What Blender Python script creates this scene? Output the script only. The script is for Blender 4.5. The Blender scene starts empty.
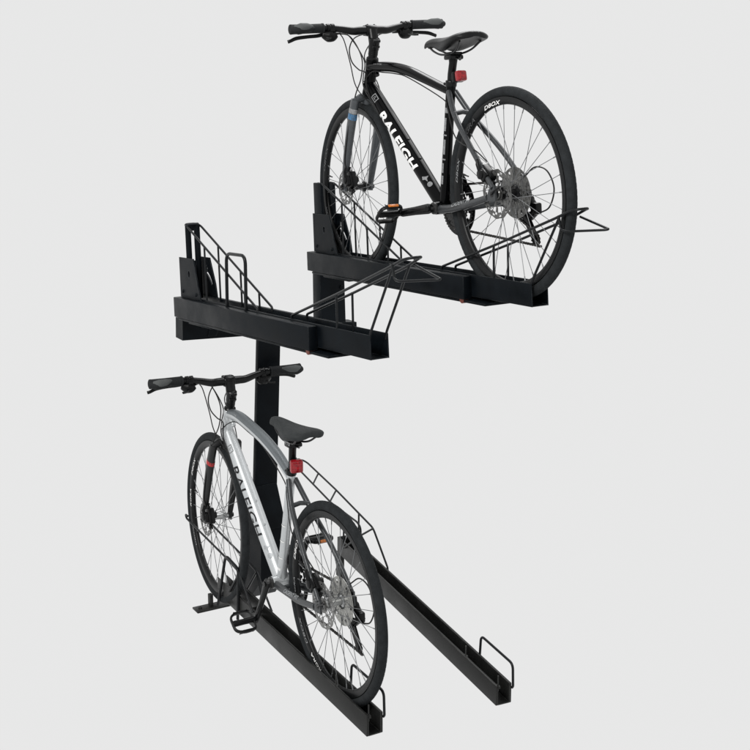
import bpy, bmesh, math, random
from mathutils import Vector as V, Matrix as M4
random.seed(4)
PI = math.pi
R_ = math.radians
scene = bpy.context.scene
col = scene.collection

# ------------------------------------------------------------------ materials
def mat(name, base, rough=.5, metal=0., spec=.4, coat=0., coat_rough=.08,
        var=0., var_scale=60., bump=0., bump_scale=600., rvar=0., edge_glint=None):
    m = bpy.data.materials.new(name); m.use_nodes = True
    nt = m.node_tree; n = nt.nodes; l = nt.links
    b = n['Principled BSDF']
    b.inputs['Base Color'].default_value = (*base, 1)
    b.inputs['Roughness'].default_value = rough
    b.inputs['Metallic'].default_value = metal
    b.inputs['Specular IOR Level'].default_value = spec
    b.inputs['Coat Weight'].default_value = coat
    b.inputs['Coat Roughness'].default_value = coat_rough
    tc = n.new('ShaderNodeTexCoord')
    if var or rvar:
        no = n.new('ShaderNodeTexNoise'); no.inputs['Scale'].default_value = var_scale
        no.inputs['Detail'].default_value = 5
        l.new(tc.outputs['Object'], no.inputs['Vector'])
        if var:
            mp = n.new('ShaderNodeMapRange')
            mp.inputs['From Min'].default_value = .3; mp.inputs['From Max'].default_value = .7
            mp.inputs['To Min'].default_value = 1 - var; mp.inputs['To Max'].default_value = 1 + var
            l.new(no.outputs['Fac'], mp.inputs['Value'])
            mx = n.new('ShaderNodeVectorMath'); mx.operation = 'SCALE'
            mx.inputs[0].default_value = base
            l.new(mp.outputs['Result'], mx.inputs['Scale'])
            l.new(mx.outputs['Vector'], b.inputs['Base Color'])
        if rvar:
            mr = n.new('ShaderNodeMapRange')
            mr.inputs['From Min'].default_value = .3; mr.inputs['From Max'].default_value = .7
            mr.inputs['To Min'].default_value = max(.02, rough - rvar); mr.inputs['To Max'].default_value = min(1, rough + rvar)
            l.new(no.outputs['Fac'], mr.inputs['Value'])
            l.new(mr.outputs['Result'], b.inputs['Roughness'])
    if edge_glint:
        # edge highlights painted into the base colour as a paler tone, broken up by noise
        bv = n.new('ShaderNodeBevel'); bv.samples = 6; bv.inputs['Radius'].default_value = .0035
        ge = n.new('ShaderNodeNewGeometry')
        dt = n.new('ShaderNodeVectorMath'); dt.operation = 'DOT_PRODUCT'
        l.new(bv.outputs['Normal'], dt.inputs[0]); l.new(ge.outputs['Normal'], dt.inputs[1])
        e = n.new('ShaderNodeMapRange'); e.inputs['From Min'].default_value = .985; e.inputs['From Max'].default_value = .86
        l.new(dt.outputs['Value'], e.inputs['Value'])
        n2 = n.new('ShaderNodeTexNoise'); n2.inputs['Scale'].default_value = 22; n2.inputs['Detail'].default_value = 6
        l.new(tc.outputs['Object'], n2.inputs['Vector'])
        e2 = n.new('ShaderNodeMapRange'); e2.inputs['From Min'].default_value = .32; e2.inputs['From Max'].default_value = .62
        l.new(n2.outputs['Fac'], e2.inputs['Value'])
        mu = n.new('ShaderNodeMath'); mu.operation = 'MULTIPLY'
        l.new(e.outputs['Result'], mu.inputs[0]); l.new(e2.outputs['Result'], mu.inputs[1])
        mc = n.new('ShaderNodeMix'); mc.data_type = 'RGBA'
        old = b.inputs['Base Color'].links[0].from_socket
        l.new(mu.outputs['Value'], mc.inputs[0]); l.new(old, mc.inputs[6]); mc.inputs[7].default_value = (*edge_glint, 1)
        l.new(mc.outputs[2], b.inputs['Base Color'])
    if bump:
        nb = n.new('ShaderNodeTexNoise'); nb.inputs['Scale'].default_value = bump_scale
        nb.inputs['Detail'].default_value = 3
        l.new(tc.outputs['Object'], nb.inputs['Vector'])
        bp = n.new('ShaderNodeBump'); bp.inputs['Strength'].default_value = bump
        bp.inputs['Distance'].default_value = .001
        l.new(nb.outputs['Fac'], bp.inputs['Height'])
        l.new(bp.outputs['Normal'], b.inputs['Normal'])
    return m

MT = dict(
    powder=mat('black_powder_coat', (.0034, .0048, .0064), .40, spec=.075, var=.3, var_scale=14, bump=.14, bump_scale=900, rvar=.08, edge_glint=(.050, .054, .058)),
    powder_warm=mat('edge_lit_warm_powder_coat', (.0135, .0138, .0134), .38, spec=.18, var=.32, var_scale=11, bump=.16, bump_scale=800, rvar=.09, edge_glint=(.085, .086, .082)),  # warmer black; the pale edges are highlights put into the colour
    powder_edge=mat('pale_edge_coat', (.045, .046, .045), .42, spec=.3, var=.35, var_scale=25),  # paler, mottled tone of the coat
    wire=mat('black_coated_wire', (.006, .007, .008), .30, spec=.2, var=.25),
    roller=mat('red_brown_plastic', (.12, .028, .018), .5),
    tyre=mat('tyre_rubber', (.0155, .0175, .019), .78, spec=.14, var=.25, var_scale=45, bump=.5, bump_scale=420),
    rim=mat('black_anodised_rim', (.0065, .007, .0075), .34, spec=.18, var=.25),
    spoke=mat('spoke_steel', (.17, .175, .18), .38, metal=.5, spec=.3, var=.2, var_scale=30),
    hub_black=mat('black_hub_alloy', (.009, .009, .010), .32, spec=.3),
    hub_silver=mat('silver_hub_alloy', (.45, .46, .46), .28, metal=.85, var=.15),
    protector=mat('scuffed_silver_disc', (.40, .40, .38), .34, metal=.75, spec=.3, var=.35, var_scale=140, rvar=.12),
    disc_dark=mat('dull_sprocket_disc', (.17, .17, .165), .40, metal=.7, spec=.3, var=.55, var_scale=110, rvar=.12),
    steel=mat('brushed_steel', (.21, .21, .205), .36, metal=.8, var=.35, var_scale=90, rvar=.1),
    rotor_dark=mat('dark_rotor_steel', (.13, .13, .127), .36, metal=.8, var=.35, var_scale=90, rvar=.1),
    steel_dark=mat('dark_steel', (.055, .055, .055), .4, metal=.6, var=.35, var_scale=120),
    chain=mat('oiled_chain', (.045, .043, .041), .42, metal=.5, var=.5, var_scale=400),
    plastic=mat('black_plastic', (.0048, .005, .0053), .36, spec=.18, var=.3, var_scale=50),
    alloy_black=mat('black_alloy', (.0045, .0047, .005), .24, spec=.2, var=.25, var_scale=50),
    grip=mat('grip_rubber', (.017, .018, .019), .72, spec=.12, bump=.4, bump_scale=900),
    palm=mat('grey_grip_rubber', (.085, .09, .09), .75, spec=.15, bump=.4, bump_scale=1100),
    saddle_a=mat('black_saddle_cover', (.006, .0062, .0065), .34, spec=.2, var=.25, bump=.3, bump_scale=700),
    saddle_b=mat('charcoal_saddle_cover', (.028, .031, .032), .6, spec=.15, var=.15, bump=.35, bump_scale=700),
    cable=mat('cable_housing', (.012, .012, .012), .4, spec=.25),
    cable_grey=mat('grey_cable_housing', (.14, .145, .14), .35, spec=.5),
    red_lens=mat('red_lens', (.25, .005, .010), .18, spec=.4, coat=.25, var=.4, var_scale=160),
    amber=mat('amber_reflector', (.50, .14, .016), .22, spec=.4, coat=.3, var=.45, var_scale=260),
    white=mat('white_decal', (.80, .80, .79), .4, spec=.3, var=.05, var_scale=80),
    grey_decal=mat('grey_decal', (.20, .205, .21), .45, spec=.3, var=.3, var_scale=200),
    pale_mark=mat('faint_silver_mark', (.36, .375, .385), .45, metal=.3, spec=.3),
    dim_decal=mat('faint_grey_decal', (.06, .062, .064), .45, spec=.2, var=.3, var_scale=200),
    black_decal=mat('black_decal', (.012, .012, .013), .4, spec=.2),
    blue=mat('blue_decal', (.04, .13, .25), .4, var=.3, var_scale=120), red=mat('red_decal', (.36, .02, .022), .4),
    black_paint=mat('gloss_black_paint', (.0018, .0019, .0022), .14, spec=.085, coat=.05, coat_rough=.04, var=.15),
    gunmetal=mat('gunmetal_paint', (.042, .045, .048), .34, metal=.3, spec=.3, coat=.15, var=.2, var_scale=130),
    silver_paint=mat('silver_paint', (.54, .56, .57), .36, metal=.58, spec=.3, coat=.10, var=.06, var_scale=300),
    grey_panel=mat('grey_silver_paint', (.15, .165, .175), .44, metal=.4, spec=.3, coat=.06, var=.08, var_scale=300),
    fork_black=mat('satin_black_fork', (.012, .0125, .013), .33, spec=.25, coat=.1),
    fork_grey=mat('grey_fork_paint', (.055, .060, .065), .36, metal=.2, spec=.3, coat=.15, var=.12),
)

# ------------------------------------------------------------------ mesh helpers
def catmull(pts, sub=8, closed=False):
    P = [V(p) for p in pts]; n = len(P); out = []
    rng = range(n if closed else n - 1)
    for i in rng:
        p1, p2 = P[i], P[(i + 1) % n]
        p0 = P[i - 1] if (i > 0 or closed) else p1 * 2 - p2
        p3 = P[(i + 2) % n] if (i + 2 < n or closed) else p2 * 2 - p1
        for k in range(sub):
            t = k / sub
            out.append(.5 * ((2 * p1) + (p2 - p0) * t + (2 * p0 - 5 * p1 + 4 * p2 - p3) * t * t + (3 * p1 - p0 - 3 * p2 + p3) * t ** 3))
    if not closed: out.append(P[-1])
    return out

def rounded(pts, rad, seg=5, closed=False):
    """polyline with each inner corner replaced by an arc"""
    P = [V(p) for p in pts]; n = len(P); out = []
    for i in range(n):
        if not closed and i in (0, n - 1): out.append(P[i]); continue
        a, b, c = P[i - 1], P[i], P[(i + 1) % n]
        r = min(rad, (a - b).length * .48, (c - b).length * .48)
        s, e = b + (a - b).normalized() * r, b + (c - b).normalized() * r
        for k in range(seg + 1):
            t = k / seg
            out.append(s * (1 - t) ** 2 + b * 2 * t * (1 - t) + e * t * t)
    return out

class MB:
    def __init__(s): s.v = []; s.f = []
    def add(s, v, f):
        o = len(s.v); s.v += [V(p) for p in v]; s.f += [[i + o for i in q] for q in f]; return s
    def hexa(s, c):          # c: 8 corners, bottom ring then top ring
        return s.add(c, [(3, 2, 1, 0), (4, 5, 6, 7), (0, 1, 5, 4), (1, 2, 6, 5), (2, 3, 7, 6), (3, 0, 4, 7)])
    def box(s, a, b, bev=0., mtx=None):
        (x0, y0, z0), (x1, y1, z1) = a, b
        c = [(x0, y0, z0), (x1, y0, z0), (x1, y1, z0), (x0, y1, z0), (x0, y0, z1), (x1, y0, z1), (x1, y1, z1), (x0, y1, z1)]
        bm = bmesh.new(); vs = [bm.verts.new(p) for p in c]
        for q in [(3, 2, 1, 0), (4, 5, 6, 7), (0, 1, 5, 4), (1, 2, 6, 5), (2, 3, 7, 6), (3, 0, 4, 7)]:
            bm.faces.new([vs[i] for i in q])
        if bev: bmesh.ops.bevel(bm, geom=bm.edges[:], offset=bev, segments=2, affect='EDGES', profile=.5)
        if mtx: bm.transform(mtx)
        bm.verts.index_update()
        s.add([v.co.copy() for v in bm.verts], [[v.index for v in f.verts] for f in bm.faces]); bm.free(); return s
    def tube(s, path, r, n=10, closed=False, cap=True, sx=1., sy=1., up=None):
        P = [V(p) for p in path]; m = len(P)
        rr = r if isinstance(r, (list, tuple)) else [r] * m
        if len(rr) != m:
            rr = [rr[min(int(i / (m - 1) * (len(rr) - 1)), len(rr) - 2)] * (1 - (i / (m - 1) * (len(rr) - 1)) % 1 if i < m - 1 else 0) +
                  rr[min(int(i / (m - 1) * (len(rr) - 1)) + 1, len(rr) - 1)] * ((i / (m - 1) * (len(rr) - 1)) % 1 if i < m - 1 else 1) for i in range(m)]
        T = []
        for i in range(m):
            a = P[i - 1] if (i > 0 or closed) else P[i]; b = P[(i + 1) % m] if (i < m - 1 or closed) else P[i]
            t = (b - a)
            T.append(t.normalized() if t.length > 1e-9 else V((0, 0, 1)))
        u = V(up) if up else (V((0, 1, 0)) if abs(T[0].y) < .9 else V((1, 0, 0)))
        vs = []; fs = []
        for i in range(m):
            u = (u - T[i] * u.dot(T[i]))
            u = u.normalized() if u.length > 1e-6 else T[i].orthogonal().normalized()
            w = T[i].cross(u)
            for k in range(n):
                a = 2 * PI * k / n
                vs.append(P[i] + (u * math.cos(a) * sx + w * math.sin(a) * sy) * rr[i])
        for i in range(m if closed else m - 1):
            for k in range(n):
                a, b = i * n, ((i + 1) % m) * n
                fs.append((a + k, a + (k + 1) % n, b + (k + 1) % n, b + k))
        if cap and not closed:
            fs.append(tuple(range(n - 1, -1, -1))); fs.append(tuple((m - 1) * n + k for k in range(n)))
        return s.add(vs, fs)
    def ring(s, prof, n=72, c=(0, 0, 0), a0=0, a1=2 * PI):
        """closed profile of (radius, lateral) swept round the y axis through c"""
        full = abs(a1 - a0 - 2 * PI) < 1e-6; k = len(prof); vs = []; fs = []
        m = n if full else n + 1
        for i in range(m):
            a = a0 + (a1 - a0) * i / n
            for r, y in prof: vs.append((c[0] + r * math.cos(a), c[1] + y, c[2] + r * math.sin(a)))
        for i in range(n):
            for j in range(k):
                p, q = i * k, ((i + 1) % m) * k
                fs.append((p + j, p + (j + 1) % k, q + (j + 1) % k, q + j))
        return s.add(vs, fs)
    def lathe(s, prof, n=24, c=(0, 0, 0), axis=(0, 1, 0)):
        """open profile of (radius, along) spun round axis through c, ends closed"""
        ax = V(axis).normalized(); u = ax.orthogonal().normalized(); w = ax.cross(u); c = V(c); vs = []; fs = []
        for r, h in prof:
            for k in range(n):
                a = 2 * PI * k / n; vs.append(c + ax * h + (u * math.cos(a) + w * math.sin(a)) * r)
        for i in range(len(prof) - 1):
            for k in range(n):
                fs.append((i * n + k, i * n + (k + 1) % n, (i + 1) * n + (k + 1) % n, (i + 1) * n + k))
        fs.append(tuple(range(n - 1, -1, -1))); fs.append(tuple((len(prof) - 1) * n + k for k in range(n)))
        return s.add(vs, fs)
    def polar(s, radii, keep, n=96, y0=0., y1=.002, c=(0, 0, 0), rfun=None):
        """flat plate in the xz plane built of polar cells; keep(i, j) says which cells are metal"""
        nr = len(radii); idx = {}; vs = []; fs = []
        def vert(i, j, side):
            key = (i % n, j, side)
            if key not in idx:
                a = 2 * PI * (i % n) / n; r = radii[j]
                if rfun: r = rfun(i % n, j, r)
                idx[key] = len(vs); vs.append((c[0] + r * math.cos(a), c[1] + (y1 if side else y0), c[2] + r * math.sin(a)))
            return idx[key]
        K = lambda i, j: 0 <= j < nr - 1 and keep(i % n, j)
        for i in range(n):
            for j in range(nr - 1):
                if not K(i, j): continue
                q = [(i, j), (i + 1, j), (i + 1, j + 1), (i, j + 1)]
                fs.append([vert(*p, 1) for p in q]); fs.append([vert(*p, 0) for p in reversed(q)])
                for (p, r, ni, nj) in ((q[0], q[1], i, j - 1), (q[1], q[2], i + 1, j), (q[2], q[3], i, j + 1), (q[3], q[0], i - 1, j)):
                    if not K(ni, nj): fs.append([vert(*p, 0), vert(*r, 0), vert(*r, 1), vert(*p, 1)])
        return s.add(vs, fs)
    def mesh(s, name):
        me = bpy.data.meshes.new(name); me.from_pydata([tuple(p) for p in s.v], [], s.f); me.update()
        bm = bmesh.new(); bm.from_mesh(me); bmesh.ops.recalc_face_normals(bm, faces=bm.faces[:]); bm.to_mesh(me); bm.free()
        return me

def link(name, me, m, parent=None, mtx=None, sharp=38):
    if m and not me.materials: me.materials.append(m)
    me.shade_smooth(); me.set_sharp_from_angle(angle=R_(sharp))
    o = bpy.data.objects.new(name, me); col.objects.link(o)
    if parent is not None: o.parent = parent
    if mtx is not None: o.matrix_local = mtx
    return o
def obj(name, mb, m, parent=None, mtx=None, sharp=38):
    return link(name, mb.mesh(name), m, parent, mtx, sharp)
def thing(name, label, cat, mtx=None, group=None):
    o = bpy.data.objects.new(name, None); col.objects.link(o); o.empty_display_size = .05
    o['label'] = label; o['category'] = cat
    if group: o['group'] = group
    if mtx is not None: o.matrix_world = mtx
    return o
def copy_part(o, parent):
    c = o.copy(); col.objects.link(c); c.parent = parent; c.matrix_local = o.matrix_local.copy()
    for ch in list(o.children): copy_part(ch, c)
    return c

def curve_mesh(cu):
    o = bpy.data.objects.new('tmp', cu); col.objects.link(o)
    bpy.context.view_layer.update()
    dg = bpy.context.evaluated_depsgraph_get()
    me = bpy.data.meshes.new_from_object(o.evaluated_get(dg))
    bpy.data.objects.remove(o); bpy.data.curves.remove(cu)
    return me
def text_flat(txt, size, shear=0., bold=0., wide=1., outline=None):
    """flat lettering as (verts, faces) in the xy plane; x along the line"""
    cu = bpy.data.curves.new('lettering', 'FONT'); cu.body = txt; cu.size = size; cu.shear = shear
    cu.offset = bold; cu.align_x = 'LEFT'; cu.resolution_u = 4; cu.fill_mode = 'FRONT'; cu.space_character = 1.05
    if outline: cu.fill_mode = 'NONE'; cu.bevel_depth = outline; cu.bevel_resolution = 0
    me = curve_mesh(cu)
    for v in me.vertices: v.co.x *= wide
    return me
def slice_mesh(me, steps, axis=1):
    bm = bmesh.new(); bm.from_mesh(me)
    no = V((0, 0, 0)); no[axis] = 1
    for t in steps:
        co = V((0, 0, 0)); co[axis] = t
        bmesh.ops.bisect_plane(bm, geom=bm.verts[:] + bm.edges[:] + bm.faces[:], plane_co=co, plane_no=no)
    bmesh.ops.triangulate(bm, faces=bm.faces[:])
    bm.to_mesh(me); bm.free(); return me
def quads(rects):
    """flat marks as a mesh from polygons in xy"""
    me = bpy.data.meshes.new('marks'); vs = []; fs = []
    for r in rects:
        o = len(vs); vs += [(x, y, 0) for x, y in r]; fs.append([o + i for i in range(len(r))])
    me.from_pydata(vs, [], fs); return me
def wrap_tube(me, a, b, r0, r1, ang0, u0, lat=V((0, 1, 0)), lift=.0007, steps=12):
    """lay flat lettering on a straight tube from a to b: x runs along it, y round it"""
    ys = [v.co.y for v in me.vertices]; lo, hi = min(ys), max(ys)
    slice_mesh(me, [lo + (hi - lo) * i / steps for i in range(1, steps)])
    a, b = V(a), V(b); ax = (b - a); L = ax.length; ax.normalize()
    n = ax.cross(lat).normalized() * -1          # towards the top of the tube
    if n.z < 0: n = -n
    for v in me.vertices:
        t = u0 + v.co.x; r = r0 + (r1 - r0) * t / L; an = ang0 + v.co.y / r
        v.co = a + ax * t + (lat * math.cos(an) + n * math.sin(an)) * (r + lift)
    me.update(); return me
def plate(outline, holes, thick, mtx):
    """sheet-metal plate with holes: 2D outline filled and extruded, then placed by mtx"""
    cu = bpy.data.curves.new('plate', 'CURVE'); cu.dimensions = '2D'; cu.fill_mode = 'BOTH'; cu.extrude = thick / 2
    for loop in [outline] + holes:
        sp = cu.splines.new('POLY'); sp.points.add(len(loop) - 1); sp.use_cyclic_u = True
        for p, q in zip(sp.points, loop): p.co = (q[0], q[1], 0, 1)
    me = curve_mesh(cu); me.transform(mtx); me.update(); return me

def frame3(x, y, z, o):
    m = M4.Identity(4)
    for i in range(3): m[i][0], m[i][1], m[i][2], m[i][3] = x[i], y[i], z[i], o[i]
    return m
def Rz(a): return M4.Rotation(R_(a), 4, 'Z')
def Ry(a): return M4.Rotation(R_(a), 4, 'Y')

# ================================================================== THE BICYCLES
RW = .345
def make_wheel(front, parent, ctr, mtx, sch, phase):
    """a spoked disc-brake wheel; its rim is the part, the rest hangs below it"""
    S = M4.Translation(ctr)
    prof = [(.3125, -.0115), (.3125, -.0095), (.306, -.0092), (.306, .0092), (.3125, .0095), (.3125, .0115), (.300, .0122), (.2905, .0085), (.2865, .003), (.2865, -.003), (.2905, -.0085), (.300, -.0122)]
    rim = obj('wheel', MB().ring(prof, 120), MT['rim'], parent, mtx @ S)
    tp = []
    for k in range(20):
        a = 2 * PI * k / 20 + PI / 20
        r = .3285 + .0165 * math.cos(a) * (1.0 if math.cos(a) > 0 else 1.05); y = .0164 * math.sin(a)
        tp.append((r, y))
    mb = MB().ring(tp, 120)
    for row in range(5):                         # fine tread blocks standing off the crown
        y = (-.0105, -.0055, 0, .0055, .0105)[row]
        rr = .3285 + .0165 * math.sqrt(max(0, 1 - (y / .0164) ** 2))
        if row == 2: mb.ring([(rr - .001, -.0013), (rr + .0004, -.0012), (rr + .0004, .0012), (rr - .001, .0013)], 120); continue
        for k in range(110):
            a0 = 2 * PI * (k + .5 * (row % 2)) / 110; a1 = a0 + 2 * PI / 110 * .62
            sh = .014 if row in (0, 1) else -.014
            c = []
            for off in (-.0015, .0004):
                for (aa, yy) in ((a0, y - .0019), (a1, y - .0019), (a1 + sh * .4, y + .0019), (a0 + sh * .4, y + .0019)):
                    rad = .3285 + .0165 * math.sqrt(max(0, 1 - (yy / .0164) ** 2)) + off
                    c.append((rad * math.cos(aa), yy, rad * math.sin(aa)))
            mb.hexa(c)
    obj('tyre', mb, MT['tyre'], rim, None, 30)
    # hub
    fl = .030 if front else .027
    hb = MB().lathe([(.010, -.052), (.011, -.045), (.0105, -fl - .004), (.021, -fl - .002), (.021, -fl + .002), (.013, -fl + .006),
                     (.0115, 0), (.013, fl - .006), (.021, fl - .002), (.021, fl + .002), (.0135, fl + .005), (.0135, .044), (.010, .052)], 24)
    obj('hub', hb, MT[sch['hub']], rim)
    # spokes
    NS = 32; sme = None
    for k in range(NS):
        side = 1 if k % 2 else -1; lead = 1 if (k // 2) % 2 else -1
        ar = 2 * PI * (k + .25) / NS + phase
        ah = ar + lead * R_(62)
        p = V((.021 * math.cos(ah), side * fl, .021 * math.sin(ah)))
        q = V((.288 * math.cos(ar), side * .002, .288 * math.sin(ar)))
        if sme is None:
            L0 = (q - p).length
            sm = MB().tube([(0, 0, 0), (0, 0, L0)], .0012, 6)
            sm.tube([(0, 0, L0 - .016), (0, 0, L0)], .0021, 6)
            sme = sm.mesh('spoke')
        d = (q - p); rot = d.to_track_quat('Z', 'Y').to_matrix().to_4x4()
        link('spoke', sme, MT['spoke'], rim, M4.Translation(p) @ rot)
    # disc rotor, left side
    yl = .0475 if front else .046
    def keep(i, j):
        if j >= 3: return not (j == 3 and i % 8 in (1, 2, 3)) and not (j == 4 and i % 8 in (4, 5, 6))
        if j == 0: return True
        return ((i + j * 4) % 16) < 3
    k_ = .86 if front else 1.
    rt = MB().polar([q * k_ for q in (.017, .026, .042, .060, .0675, .074, .080)], keep, 96, yl, yl + .002,
                    rfun=lambda i, j, r: r + (.0014 * math.sin(i / 96 * 2 * PI * 12) if j == 6 else 0))
    rt.lathe([(.017, yl - .006), (.019, yl), (.014, yl + .005)], 20)
    obj('brake_rotor', rt, MT['rotor_dark' if front else sch['rotor']], rim)
    # valve
    va = phase + .1
    dv = V((math.cos(va), 0, math.sin(va)))
    obj('valve', MB().tube([dv * .29, dv * .262, dv * .262, dv * .244], [.0035, .0035, .0026, .0026], 8), MT['hub_black'], rim)
    # lettering on both rim flanks
    for base, txt, mt, outl, sz in sch['rim_text'][0 if front else 1]:
        me = text_flat(txt, sz, .25, .0003, 1.75, outl)
        xs = [v.co.x for v in me.vertices]; mid = (min(xs) + max(xs)) / 2
        slice_mesh(me, [min(xs) + (max(xs) - min(xs)) * i / 24 for i in range(1, 24)], 0)
        for v in me.vertices:
            an = R_(base) - (v.co.x - mid) / .297
            r = .2893 + v.co.y
            v.co = (r * math.cos(PI - an), .0128 if outl is None else .0124, r * math.sin(PI - an))
        link('rim_lettering', me, MT[mt], rim)
    if not front:
        for k in range(8):
            cs = MB()
            teeth = (34, 30, 26, 23, 20, 17, 15, 13)[k]; r = teeth * .0127 / (2 * PI) + .001
            y = -.0265 - k * .0042
            wid = {0: 1}
            cs.polar([.014, r - .012 if r > .04 else .018, r - .005, r],
                     (lambda i, j, t=teeth, r=r: (j != 3) and not (j == 1 and r > .04 and (i // 4) % 3 == 1)),
                     teeth * 4, y - .0017, y, rfun=lambda i, j, rr: rr - (.0045 if j == 3 and i % 4 in (0, 3) else 0))
            obj('sprocket', cs, MT['steel' if k % 2 else 'steel_dark'], rim)
        obj('freehub', MB().lathe([(.0145, -.061), (.0145, -.0268)], 20), MT['hub_black'], rim)
        sp = MB().polar([.028, .036, .050, .062, .074, .084], lambda i, j: not (j == 3 and i % 15 in (0, 1)) and not (j == 0 and i % 5 == 0), 90, -.0250, -.0238)
        obj('spoke_protector', sp, MT[sch['disc']], rim)
    # quick release
    qr = MB().lathe([(.009, -.071), (.011, -.066), (.009, -.058)], 16)
    qr.tube([(0, -.064, 0), (0, .060, 0)], .0045, 8)
    qr.lathe([(.008, .056), (.0105, .062), (.009, .070)], 16)
    qr.tube(catmull([(0, .069, 0), (-.02, .073, .012), (-.05, .070, .026)], 5), [.0055, .004, .0045], 8, sy=.6)
    obj('axle_lever', qr, MT['steel_dark' if front else 'hub_black'], rim)
    return rim

def make_pedal(parent, pos, pitch, side, reflect=True):
    Mx = M4.Translation(pos) @ Ry(pitch) @ M4.Scale(.88, 4)
    mb = MB()
    s = side
    out = rounded([(-.046, -.046 * s, 0), (.046, -.046 * s, 0), (.050, .012 * s, 0), (.036, .048 * s, 0), (-.036, .048 * s, 0), (-.050, .012 * s, 0)], .02, 4, True)
    mb.tube(out, .0070, 8, True, sx=1.25, sy=.75, up=(0, 0, 1))
    mb.lathe([(.010, -.058), (.0135, -.045), (.0125, 0), (.0135, .04), (.009, .050)], 14, axis=(0, s, 0))
    for x in (-.046, .046):
        mb.box((x - .004, -.036, -.010), (x + .004, .030, .010), .003)
    for x, y in ((-.046, .03), (-.046, -.03), (.046, .03), (.046, -.03), (0, .047 * s)):
        mb.tube([(x, y, -.014), (x, y, .014)], .0022, 6)
    p = obj('pedal', mb, MT['plastic'], parent, Mx)
    for x, d in (((-.053, -1),) if reflect else ()):
        obj('reflector', MB().box((x - .0020, -.024, -.0062), (x + .0020, .023, .0062), .0015), MT['amber'], p)
    return p

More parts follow.
